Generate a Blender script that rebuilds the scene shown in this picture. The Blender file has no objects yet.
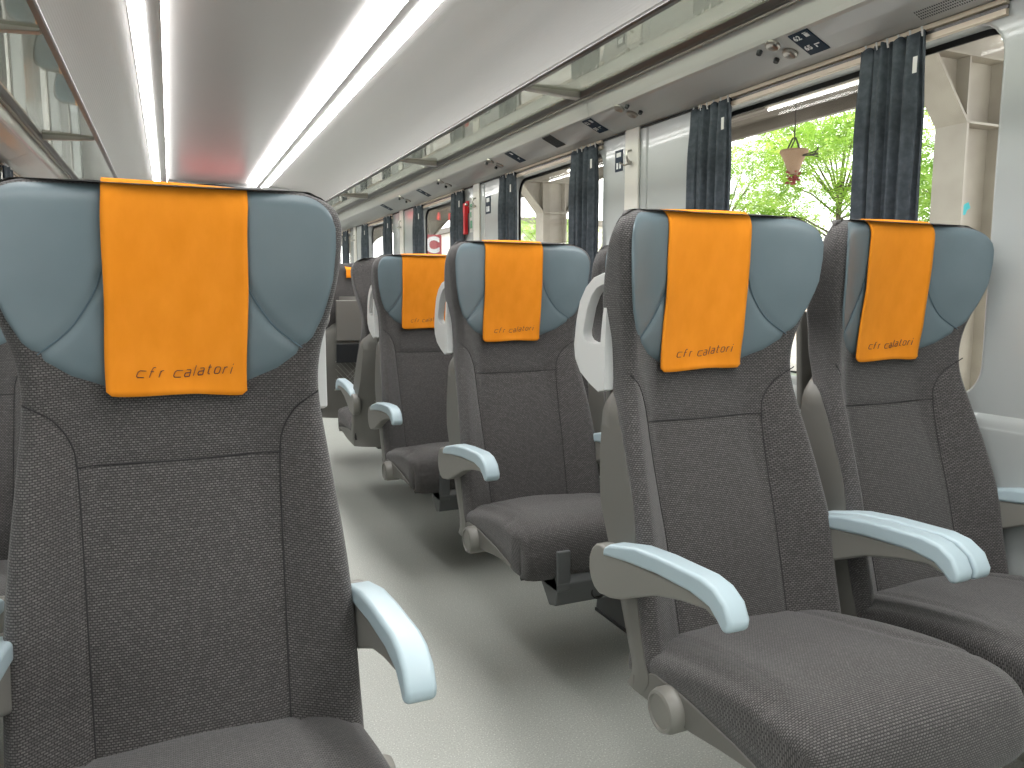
import bpy, bmesh, math, random
from mathutils import Vector, Matrix
random.seed(7)
PI = math.pi
SC = bpy.context.scene
COL = SC.collection

# ------------------------------------------------------------------ helpers
def lerp_tab(tab, v):
    # smooth (Hermite) reading of a table
    if v <= tab[0][0]: return tab[0][1]
    n = len(tab)
    def tan(i):
        if i == 0 or i == n-1: return 0.
        return (tab[i+1][1]-tab[i-1][1])/(tab[i+1][0]-tab[i-1][0])
    for i in range(n-1):
        a, x = tab[i]; b, y = tab[i+1]
        if v <= b:
            h = b-a; t = (v-a)/h
            return (2*t**3-3*t*t+1)*x + (t**3-2*t*t+t)*h*tan(i) + (3*t*t-2*t**3)*y + (t**3-t*t)*h*tan(i+1)
    return tab[-1][1]
def sstep(a, b, v):
    t = max(0., min(1., (v - a) / (b - a))); return t * t * (3 - 2 * t)

def new_mat(name, base=(.5, .5, .5), rough=.5, metal=0., spec=.5, emit=None, estr=0., coat=0.):
    m = bpy.data.materials.new(name); m.use_nodes = True
    b = m.node_tree.nodes['Principled BSDF']
    b.inputs['Base Color'].default_value = (*base, 1)
    b.inputs['Roughness'].default_value = rough
    b.inputs['Metallic'].default_value = metal
    b.inputs['Specular IOR Level'].default_value = spec
    b.inputs['Coat Weight'].default_value = coat
    if emit:
        b.inputs['Emission Color'].default_value = (*emit, 1)
        b.inputs['Emission Strength'].default_value = estr
    return m
def nd(m, t, **kw):
    n = m.node_tree.nodes.new(t)
    for k, v in kw.items():
        if k in n.inputs: n.inputs[k].default_value = v
        else: setattr(n, k, v)
    return n
def bsdf(m): return m.node_tree.nodes['Principled BSDF']
def lk(m, a, b): m.node_tree.links.new(a, b)
def add_noise(m, c1, c2, scale=50., detail=3., coord='Object', bump=0., lo=.35, hi=.65, stretch=None):
    tc = nd(m, 'ShaderNodeTexCoord'); no = nd(m, 'ShaderNodeTexNoise', Scale=scale, Detail=detail)
    src = tc.outputs[coord]
    if stretch:
        mp = nd(m, 'ShaderNodeMapping'); mp.inputs['Scale'].default_value = stretch
        lk(m, src, mp.inputs['Vector']); src = mp.outputs['Vector']
    lk(m, src, no.inputs['Vector'])
    cr = nd(m, 'ShaderNodeValToRGB')
    cr.color_ramp.elements[0].position = lo; cr.color_ramp.elements[1].position = hi
    cr.color_ramp.elements[0].color = (*c1, 1); cr.color_ramp.elements[1].color = (*c2, 1)
    lk(m, no.outputs['Fac'], cr.inputs['Fac']); lk(m, cr.outputs['Color'], bsdf(m).inputs['Base Color'])
    if bump:
        bp = nd(m, 'ShaderNodeBump', Strength=bump, Distance=.002)
        lk(m, no.outputs['Fac'], bp.inputs['Height']); lk(m, bp.outputs['Normal'], bsdf(m).inputs['Normal'])
    return m

M = {}
# woven seat cloth: short light dashes on a dark ground, in metres through the UV map
def woven(name, dark, light, mort):
    m = new_mat(name, rough=.95, spec=.15)
    uv = nd(m, 'ShaderNodeUVMap')
    br = nd(m, 'ShaderNodeTexBrick')
    br.inputs['Scale'].default_value = 1.0
    br.inputs['Color1'].default_value = (*dark, 1); br.inputs['Color2'].default_value = (*light, 1)
    br.inputs['Mortar'].default_value = (*mort, 1)
    br.inputs['Mortar Size'].default_value = .0010; br.inputs['Mortar Smooth'].default_value = .4
    br.inputs['Brick Width'].default_value = .0060; br.inputs['Row Height'].default_value = .0036
    br.inputs['Bias'].default_value = -.1
    br.offset = .5
    lk(m, uv.outputs['UV'], br.inputs['Vector'])
    no = nd(m, 'ShaderNodeTexNoise', Scale=260., Detail=2.)
    lk(m, uv.outputs['UV'], no.inputs['Vector'])
    mx = nd(m, 'ShaderNodeMix', data_type='RGBA', blend_type='MULTIPLY')
    mx.inputs[0].default_value = .30
    cr = nd(m, 'ShaderNodeValToRGB')
    cr.color_ramp.elements[0].position = .3; cr.color_ramp.elements[1].position = .7
    cr.color_ramp.elements[0].color = (.45, .45, .45, 1); cr.color_ramp.elements[1].color = (1.6, 1.6, 1.6, 1)
    lk(m, no.outputs['Fac'], cr.inputs['Fac'])
    lk(m, br.outputs['Color'], mx.inputs[6]); lk(m, cr.outputs['Color'], mx.inputs[7])
    lk(m, mx.outputs[2], bsdf(m).inputs['Base Color'])
    bp = nd(m, 'ShaderNodeBump', Strength=.5, Distance=.0015)
    lk(m, br.outputs['Fac'], bp.inputs['Height']); bp.invert = True
    lk(m, bp.outputs['Normal'], bsdf(m).inputs['Normal'])
    bsdf(m).inputs['Sheen Weight'].default_value = .25
    bsdf(m).inputs['Sheen Roughness'].default_value = .5
    return m
M['fabric'] = woven('woven_fabric', (.096, .091, .089), (.158, .150, .146), (.046, .044, .044))
M['seam'] = new_mat('seam_thread', (.028, .027, .028), .9)
M['leather'] = add_noise(new_mat('blue_grey_leather', rough=.42, spec=.5), (.115, .158, .178), (.130, .175, .196), 9., 3)
M['leatherseam'] = new_mat('leather_seam', (.06, .10, .125), .6)
M['orange'] = add_noise(new_mat('orange_towelling', rough=.95, spec=.1), (.77, .250, .016), (.83, .280, .022), 30., 6, bump=.25, stretch=(1, 1, .5))
bsdf(M['orange']).inputs['Sheen Weight'].default_value = .35
bsdf(M['orange']).inputs['Sheen Tint'].default_value = (1, .55, .15, 1)
M['thread'] = new_mat('embroidery_thread', (.045, .020, .035), .7)
M['shell'] = new_mat('taupe_shell_plastic', (.150, .146, .132), .42)
M['arm_body'] = new_mat('arm_body_plastic', (.225, .220, .200), .42)
M['pad'] = new_mat('pale_blue_pad', (.43, .54, .590), .38)
M['handle'] = new_mat('white_grab_plastic', (.66, .67, .66), .35)
M['dark'] = new_mat('dark_plastic', (.02, .022, .024), .4)
M['darkgrey'] = new_mat('dark_grey_plastic', (.095, .10, .10), .5)
M['net'] = new_mat('net_cord', (.35, .35, .33), .7)
M['steel'] = new_mat('brushed_steel', (.50, .49, .46), .32, 1.)
M['alu'] = new_mat('anodised_aluminium', (.42, .40, .37), .35, .9)
M['rail_dark'] = new_mat('rack_rail_metal', (.13, .125, .12), .33, .8)
M['rail_pale'] = new_mat('curtain_track_paint', (.62, .54, .43), .35, .2)
M['gasket'] = new_mat('black_rubber', (.010, .011, .012), .5)
M['wall'] = new_mat('glossy_grey_panel', (.405, .43, .425), .22, 0, .5, coat=.3)
M['fascia'] = new_mat('grey_fascia_panel', (.46, .465, .455), .28, 0, .5, coat=.2)
M['ceil'] = new_mat('satin_grey_ceiling', (.56, .55, .545), .33, .15)
def ceil_tex():
    m = M['ceil']; tc = nd(m, 'ShaderNodeTexCoord'); mp = nd(m, 'ShaderNodeMapping')
    mp.inputs['Scale'].default_value = (1, .6, 1)
    no = nd(m, 'ShaderNodeTexNoise', Scale=2.2, Detail=2.)
    lk(m, tc.outputs['Object'], mp.inputs['Vector']); lk(m, mp.outputs['Vector'], no.inputs['Vector'])
    bp = nd(m, 'ShaderNodeBump', Strength=.25, Distance=.02)
    lk(m, no.outputs['Fac'], bp.inputs['Height']); lk(m, bp.outputs['Normal'], bsdf(m).inputs['Normal'])
ceil_tex()
M['ribbed'] = new_mat('ribbed_side_ceiling', (.73, .725, .715), .40, .05)
def rib_tex():
    m = M['ribbed']; tc = nd(m, 'ShaderNodeTexCoord')
    w = nd(m, 'ShaderNodeTexWave', Scale=30., bands_direction='X')
    lk(m, tc.outputs['Object'], w.inputs['Vector'])
    bp = nd(m, 'ShaderNodeBump', Strength=.12, Distance=.003)
    lk(m, w.outputs['Fac'], bp.inputs['Height']); lk(m, bp.outputs['Normal'], bsdf(m).inputs['Normal'])
rib_tex()
M['post'] = new_mat('cream_post', (.66, .65, .60), .35)
M['curtain'] = add_noise(new_mat('slate_curtain', rough=.85, spec=.2), (.052, .064, .075), (.078, .092, .106), 60., 3)
M['tag'] = new_mat('white_tag', (.6, .6, .58), .6)
M['red'] = new_mat('red_plastic', (.55, .012, .02), .35)
M['navy'] = new_mat('navy_plate', (.010, .024, .046), .5, 0, .2)
M['white'] = new_mat('white_print', (.75, .77, .78), .5)
M['green'] = new_mat('green_print', (.10, .33, .20), .5)
M['led'] = new_mat('led_diffuser', (.9, .9, .9), .5, emit=(1., .99, .97), estr=20.)
M['ledthin'] = new_mat('led_edge_diffuser', (.9, .9, .9), .5, emit=(1., .99, .97), estr=16.)
M['redled'] = new_mat('red_led', (.1, 0, 0), .5, emit=(1., .03, .04), estr=3.)
M['tubelit'] = new_mat('fluorescent_tube', (.9, .9, .9), .5, emit=(1, 1, 1), estr=4.)
M['paint'] = add_noise(new_mat('platform_steel_paint', rough=.5), (.33, .30, .25), (.40, .37, .31), 3., 4)
M['canopy'] = add_noise(new_mat('canopy_sheet', rough=.6), (.13, .115, .095), (.19, .17, .145), 4., 4, stretch=(1, .2, 1))
M['concrete'] = add_noise(new_mat('platform_concrete', rough=.9), (.42, .40, .36), (.58, .55, .50), 2., 5)
M['bark'] = add_noise(new_mat('bark', rough=.9), (.07, .055, .035), (.15, .12, .08), 8., 4)
M['terracotta'] = new_mat('woven_basket', (.33, .22, .14), .8)
M['flower'] = new_mat('dark_red_flower', (.30, .06, .06), .7)
M['twig'] = new_mat('iron_twig', (.05, .04, .035), .7)
def leafm(name, a, b):
    m = new_mat(name, rough=.5, spec=.3)
    oi = nd(m, 'ShaderNodeTexCoord'); no = nd(m, 'ShaderNodeTexNoise', Scale=1.3, Detail=5.)
    lk(m, oi.outputs['Object'], no.inputs['Vector'])
    cr = nd(m, 'ShaderNodeValToRGB'); cr.color_ramp.elements[0].position = .35; cr.color_ramp.elements[1].position = .65
    cr.color_ramp.elements[0].color = (*a, 1); cr.color_ramp.elements[1].color = (*b, 1)
    lk(m, no.outputs['Fac'], cr.inputs['Fac']); lk(m, cr.outputs['Color'], bsdf(m).inputs['Base Color'])
    tr = nd(m, 'ShaderNodeBsdfTranslucent'); lk(m, cr.outputs['Color'], tr.inputs['Color'])
    ms = nd(m, 'ShaderNodeMixShader'); ms.inputs[0].default_value = .45
    out = m.node_tree.nodes['Material Output']
    lk(m, bsdf(m).outputs[0], ms.inputs[1]); lk(m, tr.outputs[0], ms.inputs[2]); lk(m, ms.outputs[0], out.inputs['Surface'])
    return m
M['leaf'] = leafm('bright_leaves', (.22, .40, .05), (.52, .68, .15))
M['leaf2'] = leafm('pale_leaves', (.20, .37, .06), (.48, .62, .17))
def glassm(name, tint, gl=1.0, ior=1.5, rough=0.0, mind=0.):
    m = bpy.data.materials.new(name); m.use_nodes = True; nt = m.node_tree; nt.nodes.clear()
    o = nt.nodes.new('ShaderNodeOutputMaterial'); t = nt.nodes.new('ShaderNodeBsdfTransparent'); t.inputs[0].default_value = (*tint, 1)
    g = nt.nodes.new('ShaderNodeBsdfGlossy'); g.inputs['Roughness'].default_value = rough; g.inputs['Color'].default_value = (gl, gl, gl, 1)
    lw = nt.nodes.new('ShaderNodeLayerWeight'); lw.inputs['Blend'].default_value = .5
    pw = nt.nodes.new('ShaderNodeMath'); pw.operation = 'POWER'; pw.inputs[1].default_value = 5.
    f0 = ((ior-1)/(ior+1))**2
    f = nt.nodes.new('ShaderNodeMath'); f.operation = 'MULTIPLY_ADD'; f.inputs[1].default_value = 1-f0; f.inputs[2].default_value = f0
    nt.links.new(lw.outputs['Facing'], pw.inputs[0]); nt.links.new(pw.outputs[0], f.inputs[0])
    mx = nt.nodes.new('ShaderNodeMixShader')
    nt.links.new(f.outputs[0], mx.inputs[0]); nt.links.new(t.outputs[0], mx.inputs[1]); nt.links.new(g.outputs[0], mx.inputs[2]); nt.links.new(mx.outputs[0], o.inputs[0])
    return m
M['glass'] = glassm('window_glass', (.95, .96, .95), 1., 1.2)
M['rackglass'] = glassm('smoked_rack_glass', (.72, .74, .68), 1., 2.0)
def floorm():
    m = new_mat('speckled_vinyl_floor', rough=.42, spec=.4)
    tc = nd(m, 'ShaderNodeTexCoord')
    no = nd(m, 'ShaderNodeTexNoise', Scale=260., Detail=1.); n2 = nd(m, 'ShaderNodeTexNoise', Scale=3., Detail=4.)
    lk(m, tc.outputs['Object'], no.inputs['Vector']); lk(m, tc.outputs['Object'], n2.inputs['Vector'])
    cr = nd(m, 'ShaderNodeValToRGB'); e = cr.color_ramp.elements
    e[0].position = .30; e[0].color = (.30, .315, .285, 1); e[1].position = .72; e[1].color = (.66, .67, .62, 1)
    x = e.new(.42); x.color = (.39, .405, .372, 1); x = e.new(.62); x.color = (.40, .415, .382, 1)
    lk(m, no.outputs['Fac'], cr.inputs['Fac'])
    mx = nd(m, 'ShaderNodeMix', data_type='RGBA', blend_type='MULTIPLY'); mx.inputs[0].default_value = .25
    c2 = nd(m, 'ShaderNodeValToRGB'); c2.color_ramp.elements[0].position = .3; c2.color_ramp.elements[1].position = .7
    c2.color_ramp.elements[0].color = (.7, .7, .68, 1)
    lk(m, n2.outputs['Fac'], c2.inputs['Fac']); lk(m, cr.outputs['Color'], mx.inputs[6]); lk(m, c2.outputs['Color'], mx.inputs[7])
    lk(m, mx.outputs[2], bsdf(m).inputs['Base Color'])
    return m
M['floor'] = floorm()
def graffiti():
    m = new_mat('graffiti_plaster', rough=.8)
    tc = nd(m, 'ShaderNodeTexCoord'); v = nd(m, 'ShaderNodeTexVoronoi', Scale=1.1)
    n = nd(m, 'ShaderNodeTexNoise', Scale=1.6, Detail=4.)
    lk(m, tc.outputs['Object'], n.inputs['Vector']); lk(m, n.outputs['Color'], v.inputs['Vector'])
    hs = nd(m, 'ShaderNodeHueSaturation', Saturation=.75, Value=1.0); lk(m, v.outputs['Color'], hs.inputs['Color'])
    n2 = nd(m, 'ShaderNodeTexNoise', Scale=.55, Detail=3.); lk(m, tc.outputs['Object'], n2.inputs['Vector'])
    cr = nd(m, 'ShaderNodeValToRGB'); cr.color_ramp.elements[0].position = .52; cr.color_ramp.elements[1].position = .56
    lk(m, n2.outputs['Fac'], cr.inputs['Fac'])
    mx = nd(m, 'ShaderNodeMix', data_type='RGBA'); mx.inputs[6].default_value = (.66, .58, .48, 1)
    lk(m, cr.outputs['Color'], mx.inputs[0]); lk(m, hs.outputs['Color'], mx.inputs[7])
    lk(m, mx.outputs[2], bsdf(m).inputs['Base Color'])
    return m
M['graffiti'] = graffiti()

def link_mesh(name, verts, faces, mat, parent=None, smooth=True, uvs=None, mats=None, fmi=None):
    me = bpy.data.meshes.new(name); me.from_pydata([tuple(v) for v in verts], [], faces); me.validate()
    if uvs and len(me.vertices) == len(verts):
        ul = me.uv_layers.new(name='UVMap')
        for lp in me.loops: ul.data[lp.index].uv = uvs[lp.vertex_index]
    bm = bmesh.new(); bm.from_mesh(me); bmesh.ops.recalc_face_normals(bm, faces=bm.faces[:]); bm.to_mesh(me); bm.free()
    me.materials.append(mat)
    if mats:
        for x in mats: me.materials.append(x)
    for i, p in enumerate(me.polygons):
        p.use_smooth = smooth
        if fmi: p.material_index = fmi[i]
    o = bpy.data.objects.new(name, me); COL.objects.link(o)
    if parent: o.parent = parent
    return o
class MB:
    def __init__(s): s.v = []; s.f = []
    def box(s, x0, x1, y0, y1, z0, z1, mat=None):
        n = len(s.v)
        c = [Vector((x, y, z)) for z in (z0, z1) for (x, y) in ((x0, y0), (x1, y0), (x1, y1), (x0, y1))]
        if mat: c = [mat @ q for q in c]
        s.v += c
        s.f += [(n, n+3, n+2, n+1), (n+4, n+5, n+6, n+7), (n, n+1, n+5, n+4), (n+1, n+2, n+6, n+5), (n+2, n+3, n+7, n+6), (n+3, n, n+4, n+7)]
        return s
    def prism(s, pts, a, b, axis='x'):
        n = len(s.v); k = len(pts)
        def mk(p, t): return Vector((t, p[0], p[1])) if axis == 'x' else (Vector((p[0], t, p[1])) if axis == 'y' else Vector((p[0], p[1], t)))
        s.v += [mk(p, a) for p in pts] + [mk(p, b) for p in pts]
        s.f.append(tuple(range(n, n+k))[::-1]); s.f.append(tuple(range(n+k, n+2*k)))
        for i in range(k): j = (i+1) % k; s.f.append((n+i, n+j, n+k+j, n+k+i))
        return s
    def tube(s, path, r, seg=8, cap=True):
        path = [Vector(p) for p in path]; n = len(s.v); rr = r if isinstance(r, (list, tuple)) else [r]*len(path)
        up = None
        for i, p in enumerate(path):
            t = (path[min(i+1, len(path)-1)] - path[max(i-1, 0)]).normalized()
            if up is None: up = t.orthogonal().normalized()
            up = (up - t*up.dot(t)).normalized(); w = t.cross(up)
            for k in range(seg):
                a = 2*PI*k/seg; s.v.append(p + (up*math.cos(a) + w*math.sin(a))*rr[i])
        for i in range(len(path)-1):
            for k in range(seg):
                a = n+i*seg+k; b = n+i*seg+(k+1) % seg; s.f.append((a, b, b+seg, a+seg))
        if cap:
            s.f.append(tuple(range(n, n+seg))[::-1]); m = n+(len(path)-1)*seg; s.f.append(tuple(range(m, m+seg)))
        return s
    def lathe(s, prof, center, axis='x', seg=28):
        # prof: (offset along axis, radius)
        n = len(s.v); c = Vector(center)
        for (t, r) in prof:
            for k in range(seg):
                a = 2*PI*k/seg; u, w = r*math.cos(a), r*math.sin(a)
                s.v.append(c + (Vector((t, u, w)) if axis == 'x' else Vector((u, t, w)) if axis == 'y' else Vector((u, w, t))))
        for i in range(len(prof)-1):
            for k in range(seg):
                a = n+i*seg+k; b = n+i*seg+(k+1) % seg; s.f.append((a, b, b+seg, a+seg))
        s.f.append(tuple(range(n, n+seg))); m = n+(len(prof)-1)*seg; s.f.append(tuple(range(m, m+seg))[::-1])
        return s
    def build(s, name, mat, parent=None, smooth=False, bevel=0., seg=3):
        o = link_mesh(name, s.v, s.f, mat, parent, smooth)
        if bevel:
            b = o.modifiers.new('bevel', 'BEVEL'); b.width = bevel; b.segments = seg; b.limit_method = 'ANGLE'; b.angle_limit = math.radians(35)
            for p in o.data.polygons: p.use_smooth = True
            w = o.modifiers.new('wn', 'WEIGHTED_NORMAL'); w.keep_sharp = True
        elif smooth:
            try: o.data.set_sharp_from_angle(angle=math.radians(40))
            except Exception: pass
        return o
def empty(name, loc=(0, 0, 0), rz=0.):
    o = bpy.data.objects.new(name, None); o.location = loc; o.rotation_euler = (0, 0, rz); o.empty_display_size = .1; COL.objects.link(o); return o
def tag(o, label, cat, group=None, kind=None):
    o['label'] = label; o['category'] = cat
    if group: o['group'] = group
    if kind: o['kind'] = kind
    return o
def struct(o): o['kind'] = 'structure'; return o
def dup(o, parent=None):
    c = o.copy(); COL.objects.link(c)
    if parent: c.parent = parent
    for ch in list(o.children): dup(ch, c)
    return c
def text_mesh(txt, size, shear=0., extrude=.0004, offset=0., space=1.):
    cu = bpy.data.curves.new('lettering', 'FONT'); cu.body = txt; cu.size = size; cu.shear = shear; cu.extrude = extrude; cu.offset = offset
    cu.space_character = space; cu.align_x = 'CENTER'; cu.align_y = 'CENTER'; cu.resolution_u = 3
    o = bpy.data.objects.new('lettering', cu); COL.objects.link(o)
    bpy.context.view_layer.update()
    me = bpy.data.meshes.new_from_object(o.evaluated_get(bpy.context.evaluated_depsgraph_get()))
    bpy.data.objects.remove(o); return me

# ------------------------------------------------------------------ the seat
HW = [(.30, .236), (.40, .238), (.55, .236), (.70, .227), (.82, .217), (.92, .209), (.98, .214), (1.04, .229), (1.09, .238), (1.13, .243), (1.18, .246)]
YC = [(.30, -.138), (.37, -.128), (.50, -.095), (.60, -.065), (.70, -.028), (.80, .004), (.90, .022), (1.0, .022), (1.1, .010), (1.2, .002), (1.24, .004)]
WG = [(.30, -.055), (.40, -.060), (.50, -.064), (.645, -.082), (.77, -.080), (.88, -.062), (.94, -.066), (1.02, -.082), (1.10, -.091), (1.18, -.089), (1.24, -.08)]
ZT = 1.236
def hw(z):
    h = lerp_tab(HW, z)
    if z > 1.180:
        t = min(1., (z - 1.180) / (ZT - 1.180)); h -= .045 * (1 - math.sqrt(max(0, 1 - t*t)))
    return h
def surf(x, z):
    u = min(1., abs(x) / hw(min(z, 1.17)))
    k = sstep(.86, 1.0, z)
    f = (1-k) * sstep(.50, 1.0, u) + k * (u ** 2.2)
    y = lerp_tab(YC, z) + lerp_tab(WG, z) * f
    # the lower bolsters fill out, the middle panel is slightly padded
    if z < .80: y -= .010 * (1 - min(1, (abs(x)/.14)**2)) * sstep(.80, .70, z) * 1
    return y
def seg_d(px, pz, pl):
    d = 9
    for (a, b), (c, e) in zip(pl, pl[1:]):
        vx, vz = c-a, e-b; L = vx*vx+vz*vz; t = max(0, min(1, ((px-a)*vx+(pz-b)*vz)/L))
        d = min(d, math.hypot(px-a-t*vx, pz-b-t*vz))
    return d
def cat(pts, n=6):
    out = []
    P_ = [pts[0]] + list(pts) + [pts[-1]]
    for i in range(1, len(P_)-2):
        for k in range(n):
            t = k/n; r = []
            for c in range(len(pts[0])):
                a, b, c_, d = P_[i-1][c], P_[i][c], P_[i+1][c], P_[i+2][c]
                r.append(.5*((2*b)+(-a+c_)*t+(2*a-5*b+4*c_-d)*t*t+(-a+3*b-3*c_+d)*t**3))
            out.append(tuple(r))
    out.append(tuple(pts[-1])); return out
seamR = cat([(.133, .34), (.136, .5), (.141, .70), (.145, .81), (.152, .850), (.172, .886), (.205, .912)], 6)
seamT = [(-.145, .811), (0, .806), (.145, .811)]
def back_disp(x, z):
    ax = abs(x)
    d = seg_d(ax, z, seamR)
    if ax < .16: d = min(d, seg_d(x, z, seamT))
    return .0055 * math.exp(-(d/.0075)**2)
SH_F = [(.30, -.135), (.36, -.168), (.394, -.155), (.497, -.125), (.645, -.100), (.77, -.045), (.83, -.012), (.87, .008), (.95, .016), (1.1, .014)]
SH_R = [(.30, -.085), (.36, -.110), (.42, -.090), (.51, -.050), (.60, .0), (.66, .03), (.80, .048), (.95, .045), (1.1, .036)]
SH_C = [(.30, -.02), (.45, .0), (.60, .045), (.80, .098), (.95, .112), (1.1, .10)]

def make_backrest():
    V = []; UV = []; rows = []
    zs = []; z = .33
    while z < 1.205: zs.append((z, 0.)); z += .009
    R = .026
    for k in range(0, 9):
        t = k/8*PI/2; zs.append((ZT - R + R*math.sin(t), R*(1-math.cos(t))))
    nf = 72
    for (z, ins) in zs:
        h = hw(min(z, ZT-.004)); r = .020; row = []
        arch = .014
        def zz(x, dep=0.):
            return z - arch * (x/.24)**2 * sstep(1.05, 1.20, z) - .034*sstep(1.02, 1.20, z)*max(0, min(1.2, dep/.09))**1.6
        hx = h - ins*.8
        for i in range(nf+1):
            x = -(hx-r) + 2*(hx-r)*i/nf
            y = surf(x, z) + back_disp(x, z) + ins
            row.append((x, y, zz(x), x, z*1.0))
        ye = surf(hx-r, z) + ins
        ede = surf(h, z) + ins
        side_r = (surf(h, z) + .078) if z > .90 else lerp_tab(SH_F, z) + .03
        k_ = sstep(.80, .94, z); side_r = (lerp_tab(SH_F, z)+.03)*(1-k_) + lerp_tab([(.88, .045), (.95, .052), (1.02, .047), (1.10, .022), (1.17, .0), (1.24, -.015)], z)*k_
        rear_c = (lerp_tab(SH_C, z) - .016)*(1-sstep(1.0, 1.08, z)) + (lerp_tab(YC, z)+.085)*sstep(1.0, 1.08, z)
        side_r = max(side_r, ye + r + .006) - ins
        rear_c -= ins
        right = []
        for k in range(1, 7):
            a = k/6*PI/2; right.append((hx - r + r*math.sin(a), ye + r*1.1*(1-math.cos(a))))
        tuck = .012*(1-sstep(.84, .94, z))
        right.append((hx, min(ye + r + .004, side_r-.03) if tuck else (ye+r+side_r)/2))
        if tuck > 0: right[-1] = (hx, max(ye+r+.001, lerp_tab(SH_F, z)-.001)); side_r = max(side_r, right[-1][1]+.022)
        for k in range(0, 5):
            a = k/4*PI/2; right.append((hx - tuck - .016*(1-math.cos(a)), side_r - .016 + .016*math.sin(a)))
        tl = 0
        R_ = right
        u0 = hx - r
        px, py = u0, ye
        acc = []
        for (x, y) in R_:
            tl += math.hypot(x-px, y-py); acc.append(tl); px, py = x, y
        for (x, y), l in zip(R_, acc): row.append((x, y, zz(x, y-ye-ins-.012), u0+l, z))
        nb = 14
        xe = R_[-1][0]
        for k in range(1, nb):
            x = xe - 2*xe*k/nb; u = x/xe
            row.append((x, side_r + (rear_c-side_r)*(1-u*u), zz(x, side_r-ye-ins-.012), u0+acc[-1]+(xe-x), z))
        base = u0+acc[-1]+2*xe
        for (x, y), l in list(zip(R_, acc))[::-1]: row.append((-x, y, zz(x, y-ye-ins-.012), -u0-l, z))
        rows.append(row)
    n = len(rows[0])
    for row in rows:
        for (x, y, z, u, v) in row: V.append((x, y, z)); UV.append((u, v))
    F = []
    for i in range(len(rows)-1):
        for k in range(n):
            a = i*n+k; b = i*n+(k+1) % n; F.append((a, b, b+n, a+n))
    F.append(tuple(range(n))[::-1]); m = (len(rows)-1)*n; 
    # close the top with strips between front and rear
    F.append(tuple(range(m, m+n)))
    return V, F, UV

def surf_tube(pts, r, off=0., fn=None, sub=1):
    fn = fn or surf
    return MB().tube([(x, fn(x, z) + off, z) for x, z in pts], r, 6)

def eround(x, z):
    r = .020; q = (abs(x)-(hw(min(z, ZT-.004))-r))/r
    return 0 if q <= 0 else r*1.1*(1-math.sqrt(max(0, 1-min(1, q)**2)))
def make_leather():
    # padded blue-grey face of the headrest, bounded below by a deep curve
    bl = [(0, .914), (.05, .916), (.10, .927), (.145, .948), (.175, .973), (.198, 1.000), (.214, 1.036), (.226, 1.082), (.231, 1.12), (.232, 1.15)]
    def zlow(x): return lerp_tab(bl, abs(x)) if False else _in(bl, abs(x))
    def _in(t, v):
        for (a, p), (b, q) in zip(t, t[1:]):
            if v <= b: return p + (q-p)*(v-a)/(b-a)
        return t[-1][1]
    def zhigh(x):
        a = abs(x); e = .232; z = 1.228
        if a > e-.048: t = (a-(e-.048))/.048; z -= .052*(1-math.sqrt(max(0, 1-t*t)))
        return z
    NX, NZ = 96, 60
    V = []; F = []
    sm = cat([(.098, 1.10), (.106, 1.075), (.122, 1.045), (.146, 1.012), (.182, .982)], 5)
    for i in range(NX+1):
        s = -1+2*i/NX; x = .2319*math.sin(s*PI/2*.999) * .0 + .2319*s
        zl = _in(bl, abs(x)); zh = max(zhigh(x), zl+.0005)
        for j in range(NZ+1):
            t = j/NZ; z = zl + (zh-zl)*t
            ed = min(z-zl, zh-z, .2319-abs(x))
            puff = .0065 * (1-math.exp(-(max(ed, 0)/.008)))
            g = .004*math.exp(-(seg_d(abs(x), z, sm)/.006)**2)
            ztop = z - .014*(x/.24)**2*sstep(1.05, 1.20, z)
            ins = 0
            if z > ZT-.026: q = (z-(ZT-.026))/.026; ins = .026*(1-math.sqrt(max(0, 1-q*q)))
            V.append((x, surf(x, z) - puff*.8 - .0002 + g + ins + eround(x, z), ztop))
    for i in range(NX):
        for j in range(NZ):
            a = i*(NZ+1)+j; F.append((a, a+1, a+NZ+2, a+NZ+1))
    return V, F, sm

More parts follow.
